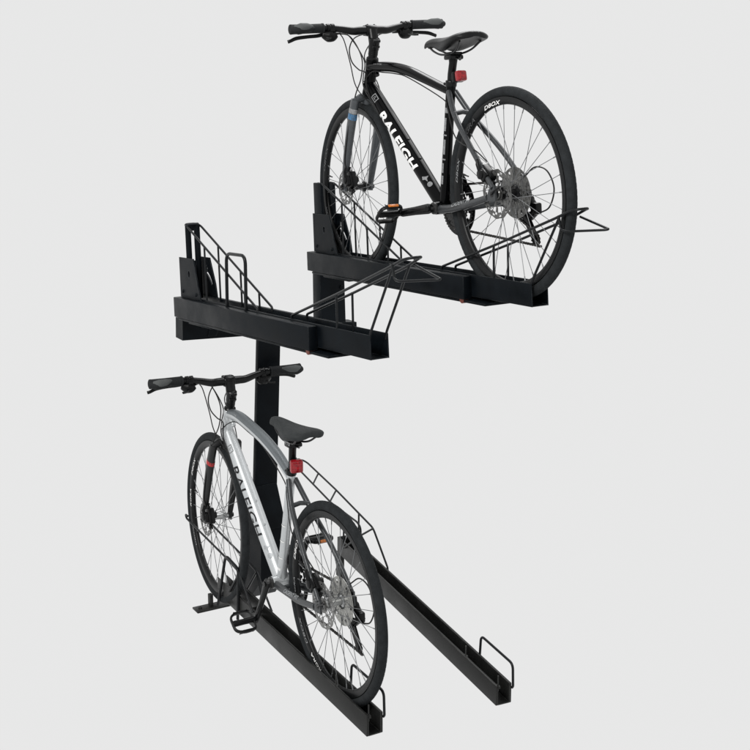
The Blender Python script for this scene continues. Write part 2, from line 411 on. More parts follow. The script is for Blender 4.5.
def make_bike(sch, mtx, label):
    """local axes: x forward, y left, z up, origin at the rear contact patch; all coordinates below are taken from the hub and lifted by RW"""
    root = thing('bicycle', label, 'bicycle', mtx, 'bicycles parked on the two-tier rack')
    Z = lambda p: V((p[0], p[1], p[2] + RW))
    FH = Z((1.0418, 0, 0)); BB = Z(sch['BB']); HB = Z((.917, 0, .367)); HT = Z((.878, 0, .484)); ST = Z(sch['ST'])
    CL = Z((.886, 0, .600)); TT = [Z(p) for p in sch['TT']]
    ax = (HT - HB).normalized()
    steer = M4.Translation(HB) @ M4.Rotation(R_(sch['steer']), 4, ax) @ M4.Translation(-HB)
    # ---------------- front triangle
    fr = MB()
    DT0, DT1 = V((.902, 0, .388 + RW)), BB + V((.012, 0, .012))
    fr.tube([DT0 + (DT0 - DT1) * .02, DT0 * .75 + DT1 * .25, (DT0 + DT1) / 2, DT0 * .25 + DT1 * .75, DT1], [.025, .027, .0275, .027, .0255], 28)
    ttp = catmull(TT, 8)
    fr.tube(ttp, [.022, .0215, .021, .0195, .0165], 24, sx=1.12, sy=.88)
    fr.lathe([(.0215, -.012), (.0245, -.010), (.0235, .004), (.0225, .012), (.0225, .10), (.0235, .112), (.0245, .126), (.0225, .128)], 28, HB, ax)
    sd = (ST - BB).normalized()
    fr.tube([BB, BB + (ST - BB) * .3, BB + (ST - BB) * .7, ST - sd * .01], [.0185, .0172, .0165, .0172], 24)
    fr.lathe([(.0215, -.040), (.0228, -.036), (.0228, .036), (.0215, .040)], 28, BB, (0, 1, 0))
    # gusset under the head tube, cable stops and bottle bosses
    fr.tube([V((.868, 0, .462 + RW)), V((.845, 0, .425 + RW)), V((.80, 0, .318 + RW))][:2], [.014, .010], 12)
    frame = obj('frame', fr, MT[sch['paint']], root)
    dn = (DT1 - DT0).normalized(); dnor = V((-dn.z, 0, dn.x)); dnor = dnor if dnor.z > 0 else -dnor
    for t in (.52, .68):
        p = DT0 + (DT1 - DT0) * t + dnor * .026
        obj('bottle_bolt', MB().lathe([(.0055, -.001), (.0055, .0025), (.003, .004)], 10, p, dnor), MT[sch['bolt']], frame)
    snor = V((sd.z, 0, -sd.x))
    for t in (.34, .54):
        p = BB + (ST - BB) * t + snor * .016
        obj('bottle_bolt', MB().lathe([(.0055, -.001), (.0055, .0025), (.003, .004)], 10, p, snor), MT[sch['bolt']], frame)
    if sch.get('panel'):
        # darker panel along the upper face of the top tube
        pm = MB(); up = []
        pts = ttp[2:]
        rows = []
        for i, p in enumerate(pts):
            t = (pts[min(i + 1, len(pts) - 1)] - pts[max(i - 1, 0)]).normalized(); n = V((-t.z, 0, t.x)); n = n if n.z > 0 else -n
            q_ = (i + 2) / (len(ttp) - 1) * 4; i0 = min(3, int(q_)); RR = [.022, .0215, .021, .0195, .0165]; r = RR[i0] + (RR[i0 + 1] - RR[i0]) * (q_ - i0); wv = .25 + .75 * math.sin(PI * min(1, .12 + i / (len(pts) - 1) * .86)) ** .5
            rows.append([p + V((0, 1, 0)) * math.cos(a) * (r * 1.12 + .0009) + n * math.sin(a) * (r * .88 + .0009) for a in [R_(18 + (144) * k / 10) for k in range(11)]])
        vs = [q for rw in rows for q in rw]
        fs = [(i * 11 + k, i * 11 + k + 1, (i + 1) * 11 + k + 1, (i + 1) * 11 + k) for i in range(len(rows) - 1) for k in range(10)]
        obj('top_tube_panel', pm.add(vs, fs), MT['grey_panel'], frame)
    # headset, seat clamp
    hs = MB().lathe([(.0235, .1285), (.0235, .133), (.020, .137), (.0175, .139), (.0175, .168)], 26, HB, ax)
    obj('lower_bearing', MB().lathe([(.0235, -.022), (.024, -.0125)], 26, HB, ax), MT['alloy_black'], frame)
    for z in (.1455, .1525, .1595): hs.lathe([(.0184, z), (.0188, z + .001), (.0188, z + .0045), (.0184, z + .0055)], 26, HB, ax)
    obj('headset', hs, MT['alloy_black'], frame)
    sc = MB().lathe([(.0188, -.012), (.0198, -.010), (.0198, .006), (.0185, .008)], 24, ST, sd)
    sc.tube([ST + V((.020, -.016, -.002)), ST + V((.020, .016, -.002))], .0055, 10)
    obj('seat_clamp', sc, MT['alloy_black'], frame)
    # lettering on the down tube, both sides
    L = (DT1 - DT0).length
    for lat in (1, -1):
        me = text_flat('RALEIGH', .050, .22, sch['bold'], 1.52)
        xs = [v.co.x for v in me.vertices]
        if lat < 0:                                # far side reads upward, so turn it round
            for v in me.vertices: v.co.x = max(xs) - v.co.x; v.co.y = .036 - v.co.y
        wrap_tube(me, DT0, DT1, .0272, .0272, R_(sch['text_turn'] if lat > 0 else -52), L * .235, V((0, lat, 0)))
        link('frame_lettering', me, MT[sch['letters']], frame)
    # badge box near the head, crest and roundel near the bottom bracket
    bx = [[(0, -.012), (.004, -.012), (.004, .012), (0, .012)], [(.030, -.012), (.034, -.012), (.034, .012), (.030, .012)],
          [(.004, -.012), (.030, -.012), (.030, -.0085), (.004, -.0085)], [(.004, .0085), (.030, .0085), (.030, .012), (.004, .012)],
          [(.010, -.004), (.024, -.004), (.024, -.001), (.010, -.001)], [(.010, .002), (.019, .002), (.019, .005), (.010, .005)]]
    me = wrap_tube(quads(bx), DT0, DT1, .026, .026, R_(30), L * .105); link('badge', me, MT[sch['badge']], frame)
    cr = [[(0, -.008), (.012, -.014), (.020, -.004), (.034, 0), (.020, .004), (.012, .014), (.010, .003)],
          [(.048 + .011 * math.cos(a * PI / 8), .002 + .010 * math.sin(a * PI / 8)) for a in range(16)]]
    me = wrap_tube(quads(cr), DT0, DT1, .027, .027, R_(42), L * .80); link('crest', me, MT[sch['crest']], frame)
    # seat-tube marks
    Ls = (ST - BB).length
    for x, w, y0, y1 in sch['st_marks']:
        me = wrap_tube(quads([[(x, y0), (x + w, y0), (x + w, y1), (x, y1)]]), BB, ST, .0178, .0174, R_(0), 0, V((0, 1, 0)))
        link('seat_tube_mark', me, MT[sch['st_mat']], frame)
    me = wrap_tube(text_flat('RALEIGH', .012, .2, .0002, 1.3), TT[0], TT[1], .0228, .0226, R_(12), .05)
    link('top_tube_lettering', me, MT[sch['crest']], frame)
    # ---------------- rear stays
    rs = MB()
    top = ST - sd * .030
    for s in (1, -1):
        p0 = top + V((-.008, .013 * s, 0)); p1 = top + V((-.075, .034 * s, -.085)); dr = Z((-.004, .066 * s, .020))
        rs.tube(catmull([p0, p1, p1 * .5 + dr * .5 + V((0, .006 * s, .006)), dr], 8), [.0098, .0098, .0092, .0082], 14)
        c0 = BB + V((-.018, .030 * s, -.004)); c1 = BB + V((-.11, .036 * s, .004)); c2 = Z((.03, .064 * s, -.012))
        rs.tube(catmull([c0, c1, c1 * .45 + c2 * .55 + V((0, .006 * s, -.004)), c2], 8), [.0135, .0130, .0115, .010], 14, sx=.85, sy=1.1)
        # dropout plate
        rs.hexa([Z(p) for p in ((-.020, .062 * s, -.020), (.034, .062 * s, -.024), (.036, .069 * s, -.024), (-.020, .069 * s, -.020),
                               (-.016, .062 * s, .030), (.016, .062 * s, .016), (.016, .069 * s, .016), (-.016, .069 * s, .030))])
    q = top + V((-.070, 0, -.078))
    rs.tube([q + V((0, .036, 0)), q + V((0, 0, .006)), q + V((0, -.036, 0))], .0085, 12)
    q = BB + V((-.075, 0, .002)); rs.tube([q + V((0, .034, 0)), q + V((0, -.034, 0))], .009, 12)
    stays = obj('rear_stays', rs, MT['gunmetal'], root)
    me = text_flat('CADENT FIT', .0155, .2, .0001, 1.6)
    c0 = BB + V((-.11, .036, .004)); c2 = Z((.03, .064, -.012))
    xs = [v.co.x for v in me.vertices]; w_ = max(xs)
    wrap_tube(me, c0, c2, .0125, .0125, R_(8), .02, (V((0, 1, 0)) - (c2 - c0).normalized() * (c2 - c0).normalized().y).normalized(), .004)
    link('stay_lettering', me, MT['pale_mark'], stays)
    # ---------------- fork (turns with the bar)
    fk = MB(); crown = V((.928, 0, .334 + RW))
    fk.lathe([(.0225, -.046), (.0235, -.034), (.0215, -.0235)], 24, HB, ax)
    fk.tube([crown + V((-.002, .058, -.006)), crown + V((0, .03, .010)), crown + V((0, 0, .014)), crown + V((0, -.03, .010)), crown + V((-.002, -.058, -.006))], [.014, .0165, .0185, .0165, .014], 16)
    blades = []
    for s in (1, -1):
        pth = catmull([crown + V((0, .052 * s, .004)), V((.958, .058 * s, .24 + RW)), V((1.002, .058 * s, .12 + RW)), FH + V((-.006, .056 * s, .020)), FH + V((0, .056 * s, -.008))], 8)
        fk.tube(pth, [.0185, .0200, .0178, .0130, .0100], 16, sx=.78, sy=1.25)
        fk.hexa([FH + V(p) for p in ((-.016, .052 * s, -.016), (.016, .052 * s, -.016), (.016, .060 * s, -.016), (-.016, .060 * s, -.016),
                                     (-.018, .052 * s, .026), (.010, .052 * s, .026), (.010, .060 * s, .026), (-.018, .060 * s, .026))])
    fork = obj('fork', fk, MT[sch['fork']], root, steer)
    a, b = crown + V((0, .052, .004)), V((.958, .058, .24 + RW))
    for t0, w, mt in sch['fork_marks']:
        mb = MB(); p = a + (b - a) * t0; q2 = a + (b - a) * (t0 + w)
        mb.tube([p, q2], [.0192 + .0010 * t0, .0194 + .0012 * t0], 18, cap=False, sx=.81, sy=1.26)
        obj('fork_decal', mb, MT[mt], fork)
    # front wheel, turned with the fork
    make_wheel(True, root, FH, steer, sch, .04)
    make_wheel(False, root, V((0, 0, RW)), M4.Identity(4), sch, .11)
    # ---------------- cockpit
    lean = M4.Translation(CL) @ M4.Rotation(R_(sch['bar_tilt']), 4, 'X') @ M4.Translation(-CL)
    stm = MB(); sp = HB + ax * .168
    stm.lathe([(.0185, -.004), (.0205, 0), (.0205, .040), (.017, .044)], 24, sp, ax)
    stm.tube([sp + ax * .020, CL + V((-.014, 0, 0))], [.0185, .0175], 20, sx=1.1)
    stm.lathe([(.0195, -.022), (.0215, -.019), (.0215, .019), (.0195, .022)], 24, CL, (0, 1, 0))
    stm.box(CL + V((.012, -.023, -.020)), CL + V((.026, .023, .020)), .004)
    for y in (-.014, .014):
        for z in (-.016, .016):
            stm.tube([CL + V((-.004, y, z * 1.3)), CL + V((.029, y, z))], .0032, 8)
    for z in (.008, .030):
        stm.tube([sp + ax * z + V((-.019, -.014, 0)), sp + ax * z + V((-.019, .014, 0))], .0055, 10)
    obj('stem', stm, MT['alloy_black'], root, steer)
    bp = catmull([CL + V(p) for p in ((.021, .318, .015), (.022, .20, .017), (.016, .135, .012), (.004, .075, 0), (0, .04, 0), (0, -.04, 0), (.004, -.075, 0), (.016, -.135, .012), (.022, -.20, .017), (.021, -.318, .015))], 6)
    BMx = steer @ lean
    nb = len(bp)
    brd = [.0125 + .0048 * max(0, 1 - abs((p - CL).y) / .12) ** .6 for p in bp]
    bar = obj('handlebar', MB().tube(bp, brd, 18), MT['alloy_black'], root, BMx)
    I = CL
    for s in (1, -1):
        g = MB(); c = lambda x, y, z: I + V((.0215 + x, y * s, .016 + z))
        g.tube([c(0, .188, 0), c(0, .193, 0), c(0, .26, 0), c(0, .314, 0), c(0, .322, 0), c(0, .324, 0)], [.0155, .0180, .0180, .0188, .0178, .0135], 20)
        g.tube(catmull([c(-.004, .222, 0), c(-.014, .262, -.001), c(-.017, .296, -.002), c(-.009, .322, -.001)], 5), [.010, .019, .023, .014], 18, sx=.85, sy=1.05, up=(0, 0, 1))
        for y in (.190, .318): g.lathe([(.0178, -.004), (.0192, -.003), (.0192, .003), (.0178, .004)], 20, c(0, y, 0), (0, 1, 0))
        gr = obj('grip', g, MT['grip'], bar)
        pw = MB().tube(catmull([c(-.011, .236, .007), c(-.024, .262, .006), c(-.028, .290, .005), c(-.020, .312, .006)], 5), [.007, .0155, .0175, .009], 16, sx=.90, sy=.92, up=(0, 0, 1))
        obj('palm_pad', pw, MT['palm'], gr)
        br = MB()
        br.lathe([(.0145, -.007), (.0165, -.006), (.0165, .006), (.0145, .007)], 18, c(0, .168, 0), (0, 1, 0))
        br.tube([c(.006, .166, -.006), c(.030, .158, -.018), c(.034, .120, -.020)], [.011, .0105, .008], 12)
        br.tube(catmull([c(.030, .162, -.018), c(.038, .195, -.025), c(.042, .235, -.027), c(.043, .280, -.031), c(.041, .306, -.040), c(.045, .316, -.043)], 5),
                [.0075, .0065, .0062, .0066, .0058, .0062], 10, sx=.75, sy=1.15)
        br.lathe([(.006, -.003), (.006, .012)], 12, c(.030, .156, -.030), (0, 0, 1))
        obj('brake_lever', br, MT['alloy_black'], bar)
        sh = MB()
        sh.lathe([(.0145, -.007), (.0162, -.006), (.0162, .006), (.0145, .007)], 18, c(0, .150, 0), (0, 1, 0))
        sh.tube(catmull([c(-.004, .136, -.024), c(0, .150, -.030), c(.002, .166, -.030), c(.006, .186, -.022)], 5), [.012, .0195, .0205, .013], 16, sx=1.15, sy=1.0)
        sh.tube(catmull([c(-.010, .160, -.034), c(-.028, .176, -.040), c(-.036, .196, -.040)], 4), [.006, .0048, .0065], 10, sy=.7)
        sh.tube([c(.006, .134, -.022), c(.016, .112, -.020)], [.0058, .0042], 10)
        sh.box(c(-.018, .145, -.016) if s > 0 else c(-.018, .165, -.016), c(.006, .165, -.002) if s > 0 else c(.006, .145, -.002), .003)
        obj('shifter', sh, MT['plastic'], bar)
    # ---------------- cables
    def cable(pts, r=.0025, mt='cable', sub=8):
        obj('cable', MB().tube(catmull([V(p) for p in pts], sub), r, 8), MT[mt], root)
    zz = RW
    bL = lambda x, y, z: BMx @ (CL + V((x, y, z)))
    DTp = lambda t, dy, dz: DT0 + (DT1 - DT0) * t + V((0, dy, dz))
    # front brake hose down to the caliper behind the left blade
    cable([bL(.052, .118, -.004), bL(.058, .060, -.018), V((.918, .024, .50 + zz)), V((.920, .029, .42 + zz)), V((.928, .052, .355 + zz)), V((.962, .073, .22 + zz)), V((1.0, .072, .11 + zz)), V((1.0, .066, .07 + zz))])
    # rear brake hose, looping from the right lever round to the down tube
    cable([bL(.052, -.118, -.004), bL(.080, -.035, -.006), V((.955, .028, .578 + zz)), V((.93, .068, .535 + zz)), V((.925, .064, .485 + zz)), V((.907, .044, .452 + zz)), V((.880, .030, .436 + zz)), DTp(.06, .030, .01), DTp(.22, .027, -.012)])
    # shift cables
    cable([bL(.038, .112, -.004), bL(.066, .060, -.016), V((.925, .010, .49 + zz)), V((.917, .020, .43 + zz)), V((.900, .030, .385 + zz)), DTp(.10, .022, -.020), DTp(.3, .016, -.024)], .0022)
    cable([bL(.036, .114, -.004), bL(.042, .094, -.035), V((.932, .066, .475 + zz)), V((.936, .048, .40 + zz)), V((.912, .030, .352 + zz)), DTp(.16, .012, -.026)], .0022)
    cable([bL(.038, -.112, -.004), bL(.075, -.06, -.02), V((.975, -.02, .51 + zz)), V((.95, -.035, .44 + zz)), V((.90, -.031, .40 + zz)), DTp(.12, -.024, -.014), DTp(.3, -.018, -.022)], .0022)
    # bare run under the top tube and housing to the rear caliper
    u = [p + V((0, .010, -.021)) for p in ttp]
    cable([V((.90, .028, .405 + zz)), V((.845, .020, .440 + zz))] + [u[i] for i in (8, 16, 24)] + [u[-1] + V((.03, .002, -.004)), top + V((-.02, .028, -.06)), top + V((-.10, .05, -.16)), Z((.10, .058, .14)), Z((.045, .052, .105))], .0022, 'cable', 5)
    # gear housing loop behind the rear wheel
    cable([Z((.02, -.072, .045)), Z((-.035, -.078, .080)), Z((-.100, -.078, .070)), Z((-.138, -.076, .015)), Z((-.115, -.073, -.045)), Z((-.060, -.070, -.068))], .0026)
    # ---------------- saddle and post
    so = V((0, 0, sch['saddle_dz']))
    sa = MB(); rows = []
    ss = [(.474, .006, .520, .006), (.471, .014, .524, .016), (.462, .020, .529, .024), (.43, .023, .535, .030), (.395, .026, .536, .042), (.365, .031, .535, .066), (.335, .039, .533, .076), (.30, .052, .532, .066), (.265, .063, .533, .050),
          (.235, .069, .536, .042), (.205, .071, .540, .037), (.180, .066, .542, .032), (.165, .053, .541, .026), (.156, .032, .539, .018)]
    NP = 22
    for x, w, z, h in ss:
        rw = []
        for k in range(NP):
            a = 2 * PI * k / NP; cy, cz = math.cos(a), math.sin(a)
            y = w * (abs(cy) ** .75) * (1 if cy >= 0 else -1)
            if cz >= 0: zt = z + .010 * cz - .010 * abs(cy) ** 2 - (.004 if abs(y) < .010 and x < .43 else 0)
            else: zt = z - .010 * abs(cy) ** 2 - h * sch['saddle_h'] * abs(cz) * (.25 + .75 * abs(cy) ** .5)
            rw.append(Z((x, y, zt)) + so)
        rows.append(rw)
    vs = [p for rw in rows for p in rw]
    fs = [(i * NP + k, i * NP + (k + 1) % NP, (i + 1) * NP + (k + 1) % NP, (i + 1) * NP + k) for i in range(len(rows) - 1) for k in range(NP)]
    fs += [tuple(range(NP)), tuple((len(rows) - 1) * NP + k for k in range(NP))]
    sad = obj('saddle', sa.add(vs, fs), MT[sch['saddle']], root, None, 60)
    mod = sad.modifiers.new('smooth', 'SUBSURF'); mod.levels = 1; mod.render_levels = 1
    rl = MB()
    for s in (1, -1):
        rl.tube(catmull([Z((.435, .012 * s, .512)) + so, Z((.395, .018 * s, .495)) + so, Z((.345, .022 * s, .482)) + so, Z((.285, .022 * s, .482)) + so, Z((.235, .03 * s, .493)) + so, Z((.195, .042 * s, .518)) + so], 6), .0037, 8)
    obj('saddle_rails', rl, MT['hub_black'], sad)
    if sch.get('saddle_badge'):
        me = text_flat('WTB', .016, .2, .0004, 1.3)
        for v in me.vertices:
            v.co = Z((.232 - v.co.x, .0715, .502 + v.co.y)) + so
        link('saddle_badge', me, MT['grey_decal'], sad)
    hd = Z((.303, 0, .476)) + so
    sp_ = MB().tube([ST - sd * .02, ST + sd * .03, hd - sd * .026, hd - sd * .012], [.0140, .0140, .0140, .0155], 22)
    sp_.box(hd + V((-.024, -.027, -.014)), hd + V((.022, .027, .002)), .005)
    sp_.box(hd + V((-.020, -.027, .002)), hd + V((.018, .027, .012)), .004)
    sp_.tube([hd + V((0, 0, -.024)), hd + V((0, 0, .016))], .0052, 10)
    sp_.tube([hd + V((-.022, -.012, -.014)), hd + V((-.036, 0, -.006))], .005, 8)
    obj('seatpost', sp_, MT['alloy_black'], root)
    # tail light on the seatpost
    lp = Z(sch['light']); lm = M4.Translation(lp) @ Rz(180 + sch['light_yaw']) @ Ry(sch['light_pitch'])
    k = sch['light_size']; lt = MB().box((.004, -.023 * k, -.024 * k), (.030, .023 * k, .022 * k), .007)
    lt.box((.026, -.016 * k, -.016 * k), (.034, .016 * k, .015 * k), .004)
    tl = obj('tail_light', lt, MT['red_lens'], root, lm)
    kb = MB().box((-.012, -.020, -.019), (.0038, .020, .018), .004)
    kb.lathe([(.0148, -.010), (.0185, -.008), (.0185, .008), (.0148, .010)], 20, (-.026, 0, 0))
    kb2 = obj('light_bracket', kb, MT['plastic'], tl)
    # ---------------- drivetrain
    cA = sch['crank']
    cp = MB().lathe([(.013, -.075), (.013, .062)], 18, BB)
    cp.lathe([(.020, .036), (.022, .040), (.021, .047), (.014, .049)], 22, BB)
    cp.lathe([(.020, -.047), (.022, -.040), (.020, -.036)], 22, BB)
    cset = obj('crankset', cp, MT['steel_dark'], root)
    for T, yy in ((48, -.052), (38, -.0445), (28, -.038)):
        rad = T * .0127 / (2 * PI)
        ring = MB().polar([rad - .024 if T > 28 else .026, rad - .011, rad - .004, rad + .002],
                          lambda i, j: not (j == 0 and (i // 8) % 3 == 1), T * 4, yy - .0022, yy, BB,
                          rfun=lambda i, j, r: r - (.0045 if j == 3 and i % 4 in (0, 3) else 0))
        obj('chainring', ring, MT['hub_black' if T == 48 else 'steel_dark'], cset)
    sd_ = MB()
    for k in range(4):
        a = R_(cA + 45 + 90 * k)
        sd_.tube([BB + V((0, -.056, 0)), BB + V((.076 * math.cos(a), -.047, .076 * math.sin(a)))], [.012, .0065], 10)
    sd_.polar([.088, .101, .104], lambda i, j: True, 96, -.0605, -.0585, BB)       # chain guard ring
    obj('chainring_spider', sd_, MT['plastic'], cset)
    for s in (1, -1):
        a = R_(cA + (0 if s > 0 else 180)); d = V((math.cos(a), 0, math.sin(a)))
        y0, y1 = .060 * s, .074 * s
        arm = MB().tube([BB + V((0, y0, 0)) - d * .012, BB + V((0, y0, 0)) + d * .01, BB + V((0, (y0 + y1) / 2, 0)) + d * .09, BB + V((0, y1, 0)) + d * .165, BB + V((0, y1, 0)) + d * .183],
                        [.0135, .0165, .0135, .0130, .0095], 14, sx=.62, sy=1.12)
        arm.lathe([(.011, 0), (.010, .003 * 1)], 14, BB + V((0, y0 + .010 * s, 0)), (0, s, 0))
        obj('crank_arm', arm, MT['alloy_black'], cset)
        pp = BB + V((0, y1, 0)) + d * .170
        make_pedal(root, pp + V((0, .055 * s, 0)), sch['pedal'][0 if s > 0 else 1], s, sch['pedal_reflect'][0 if s > 0 else 1])
    # chain: links along the loop
    rC = 38 * .0127 / (2 * PI); rK = 20 * .0127 / (2 * PI)
    up_, lo_ = Z((.002, -.062, -.078)), Z((-.048, -.062, -.150))
    yc = -.0455
    path = []
    for k in range(9): a = R_(85 - 0 + k * 0); 
    cx = BB
    P = [V((0 + rK * math.cos(R_(95)), -.046, RW + rK * math.sin(R_(95))))]
    for k in range(0, 12):
        a = R_(96 - k * 16); P.append(V((cx.x + rC * math.cos(a), yc, cx.z + rC * math.sin(a))))
    P += [V((cx.x + rC * math.cos(R_(-92)), yc, cx.z - rC)), lo_ + V((.012, 0, -.020)), lo_ + V((-.006, 0, -.021)), lo_ + V((-.020, 0, -.004)), lo_ + V((-.006, .006, .024)), up_ + V((.018, .008, -.012)), up_ + V((.020, .010, .006)), up_ + V((.004, .014, .020))]
    for k in range(9):
        a = R_(-88 - k * 21); P.append(V((rK * math.cos(a), -.046, RW + rK * math.sin(a))))
    obj('chain', chain_mesh(P), MT['chain'], root)
    # rear derailleur
    rd = MB()
    k1 = Z((-.008, -.074, -.026)); k2 = Z((-.040, -.076, -.060))
    rd.hexa([Z(p) for p in ((-.020, -.078, -.034), (.010, -.078, -.034), (.010, -.070, -.034), (-.020, -.070, -.034), (-.012, -.078, .008), (.010, -.078, .008), (.010, -.070, .008), (-.012, -.070, .008))])
    rd.tube([k1, k2, Z((-.012, -.070, -.080))], [.014, .0175, .015], 14)
    rd.box(Z((-.056, -.088, -.072)), Z((-.022, -.062, -.034)), .006)
    rd.lathe([(.013, -.010), (.015, 0), (.011, .014)], 16, k1)
    rd.tube([Z((-.055, -.072, -.066)), Z((-.066, -.071, -.066))], [.006, .004], 10)
    der = obj('rear_derailleur', rd, MT['alloy_black'], root)
    cg = MB()
    for y in (-.068, -.056):
        cg.tube([up_ + V((.004, y + .062, .010)), up_ + V((0, y + .062, 0)), lo_ + V((0, y + .062, 0)), lo_ + V((-.006, y + .062, -.012))], [.008, .013, .0115, .006], 12, sx=.14, sy=1.)
    obj('derailleur_cage', cg, MT['alloy_black'], der)
    for pc in (up_, lo_):
        T = 11
        pl = MB().polar([.004, .015, .0215], lambda i, j: True, T * 4, -.0035, .0035, pc, rfun=lambda i, j, r: r - (.004 if j == 2 and i % 4 in (0, 3) else 0))
        obj('pulley', pl, MT['plastic'], der)
    # front derailleur
    fd = MB(); fo = BB + sd * .085
    for y in (-.043, -.058):
        fd.tube(catmull([BB + V((.055, y, .090)), BB + V((.012, y, .112)), BB + V((-.040, y, .098)), BB + V((-.062, y, .070))], 5), [.008, .013, .012, .007], 10, sx=.18, sy=1.)
    fd.box(fo + V((-.040, -.042, -.016)), fo + V((.014, -.014, .026)), .005)
    fd.box(BB + V((-.060, -.058, .070)), BB + V((-.045, -.043, .082)), .002)
    obj('front_derailleur', fd, MT['hub_black'], root)
    # disc calipers
    def caliper(mtx, par):
        cb = MB()
        cb.box((-.034, -.014, -.020), (.030, .016, .020), .006)
        cb.box((-.026, .014, -.016), (.012, .030, .018), .006)
        cb.lathe([(.016, .014), (.018, .018), (.016, .033), (.009, .036)], 18)
        cb.lathe([(.013, -.024), (.015, -.012)], 18)
        cb.tube([(.0, .026, .0), (.026, .034, .022), (.040, .030, .030)], [.008, .0065, .005], 10)
        cb.tube([(-.036, .002, -.004), (-.052, .002, -.010)], [.008, .007], 10)
        cb.tube([(.030, .002, -.004), (.048, .002, -.010)], [.008, .007], 10)
        cb.tube([(-.05, .002, -.022), (-.05, .002, .010)], .0042, 8)
        cb.tube([(.046, .002, -.022), (.046, .002, .010)], .0042, 8)
        cb.box((-.010, -.005, -.026), (.014, .008, -.018), .002)
        obj('brake_caliper', cb, MT['alloy_black'], par, mtx)
    caliper(M4.Translation(Z((.050, .047, .064))) @ Ry(-38), root)
    caliper(steer @ M4.Translation(FH + V((-.060, .050, .030))) @ Ry(-68), root)
    return root

def chain_mesh(P):
    path = catmull(P, 10, True)
    # resample at half the pitch
    seg = [0]
    for i in range(len(path)): seg.append(seg[-1] + (path[(i + 1) % len(path)] - path[i]).length)
    tot = seg[-1]; n = int(tot / .0127); n += n % 2; pts = []; j = 0
    for k in range(n):
        d = tot * k / n
        while seg[j + 1] < d: j += 1
        t = (d - seg[j]) / max(1e-9, seg[j + 1] - seg[j]); pts.append(path[j].lerp(path[(j + 1) % len(path)], t))
    mb = MB()
    for k in range(n):
        a, b = pts[k], pts[(k + 1) % n]; d = (b - a).normalized()
        w = .0032 if k % 2 else .0022
        for s in (1, -1):
            o = V((0, w * s, 0)); e = d * .0035
            mb.tube([a + o - e, a + o, (a + b) / 2 + o, b + o, b + o + e], [.0024, .0042, .0032, .0042, .0024], 8, sx=.24, sy=1., up=(0, 1, 0))
        mb.tube([a + V((0, -.0045, 0)), a + V((0, .0045, 0))], .0022, 6)
    return mb

# ================================================================== THE RACK
TRAY = {   # outer near bottom corner, yaw, pitch (degrees)
    'UL': ((.5611, -.1482, 1.3317), .633, -2.881), 'UR': ((.6167, .402, 1.442), .02, -1.76),
    'LL': ((.2641, -.0322, .0175), -.064, 2.391), 'LR': ((.2838, .4653, .003), -4.54, 3.927)}
def tray_matrix(t):
    o, y, p = TRAY[t]
    return M4.Translation(o) @ Rz(y) @ Ry(p)
rack = thing('bicycle_rack', 'black two-tier steel bicycle rack with two upper trays on a post and two lower rails', 'bicycle rack', M4.Translation((-1.0, .16, 0)))
RI = rack.matrix_world.inverted()
Wd = lambda mb: mb                                   # parts given in world coordinates use RI as their local matrix
W, H = .0645, .0749

def channel(x0, x1, w, h, t, floor_x0=None, lip=0.):
    mb = MB(); fx = x0 if floor_x0 is None else floor_x0
    mb.box((x0, 0, 0), (x1, t, h), min(.0026, t * .3)); mb.box((x0, w - t, 0), (x1, w, h), min(.0026, t * .3))
    mb.box((fx, t - .0005, .0006), (x1 - .0004, w - t + .0005, .0006 + .003))
    if lip:
        mb.box((x0 + .001, t - .0005, h - .0035), (x1 - .001, t + lip, h - .0006)); mb.box((x0 + .001, w - t - lip, h - .0035), (x1 - .001, w - t + .0005, h - .0006))
    return mb

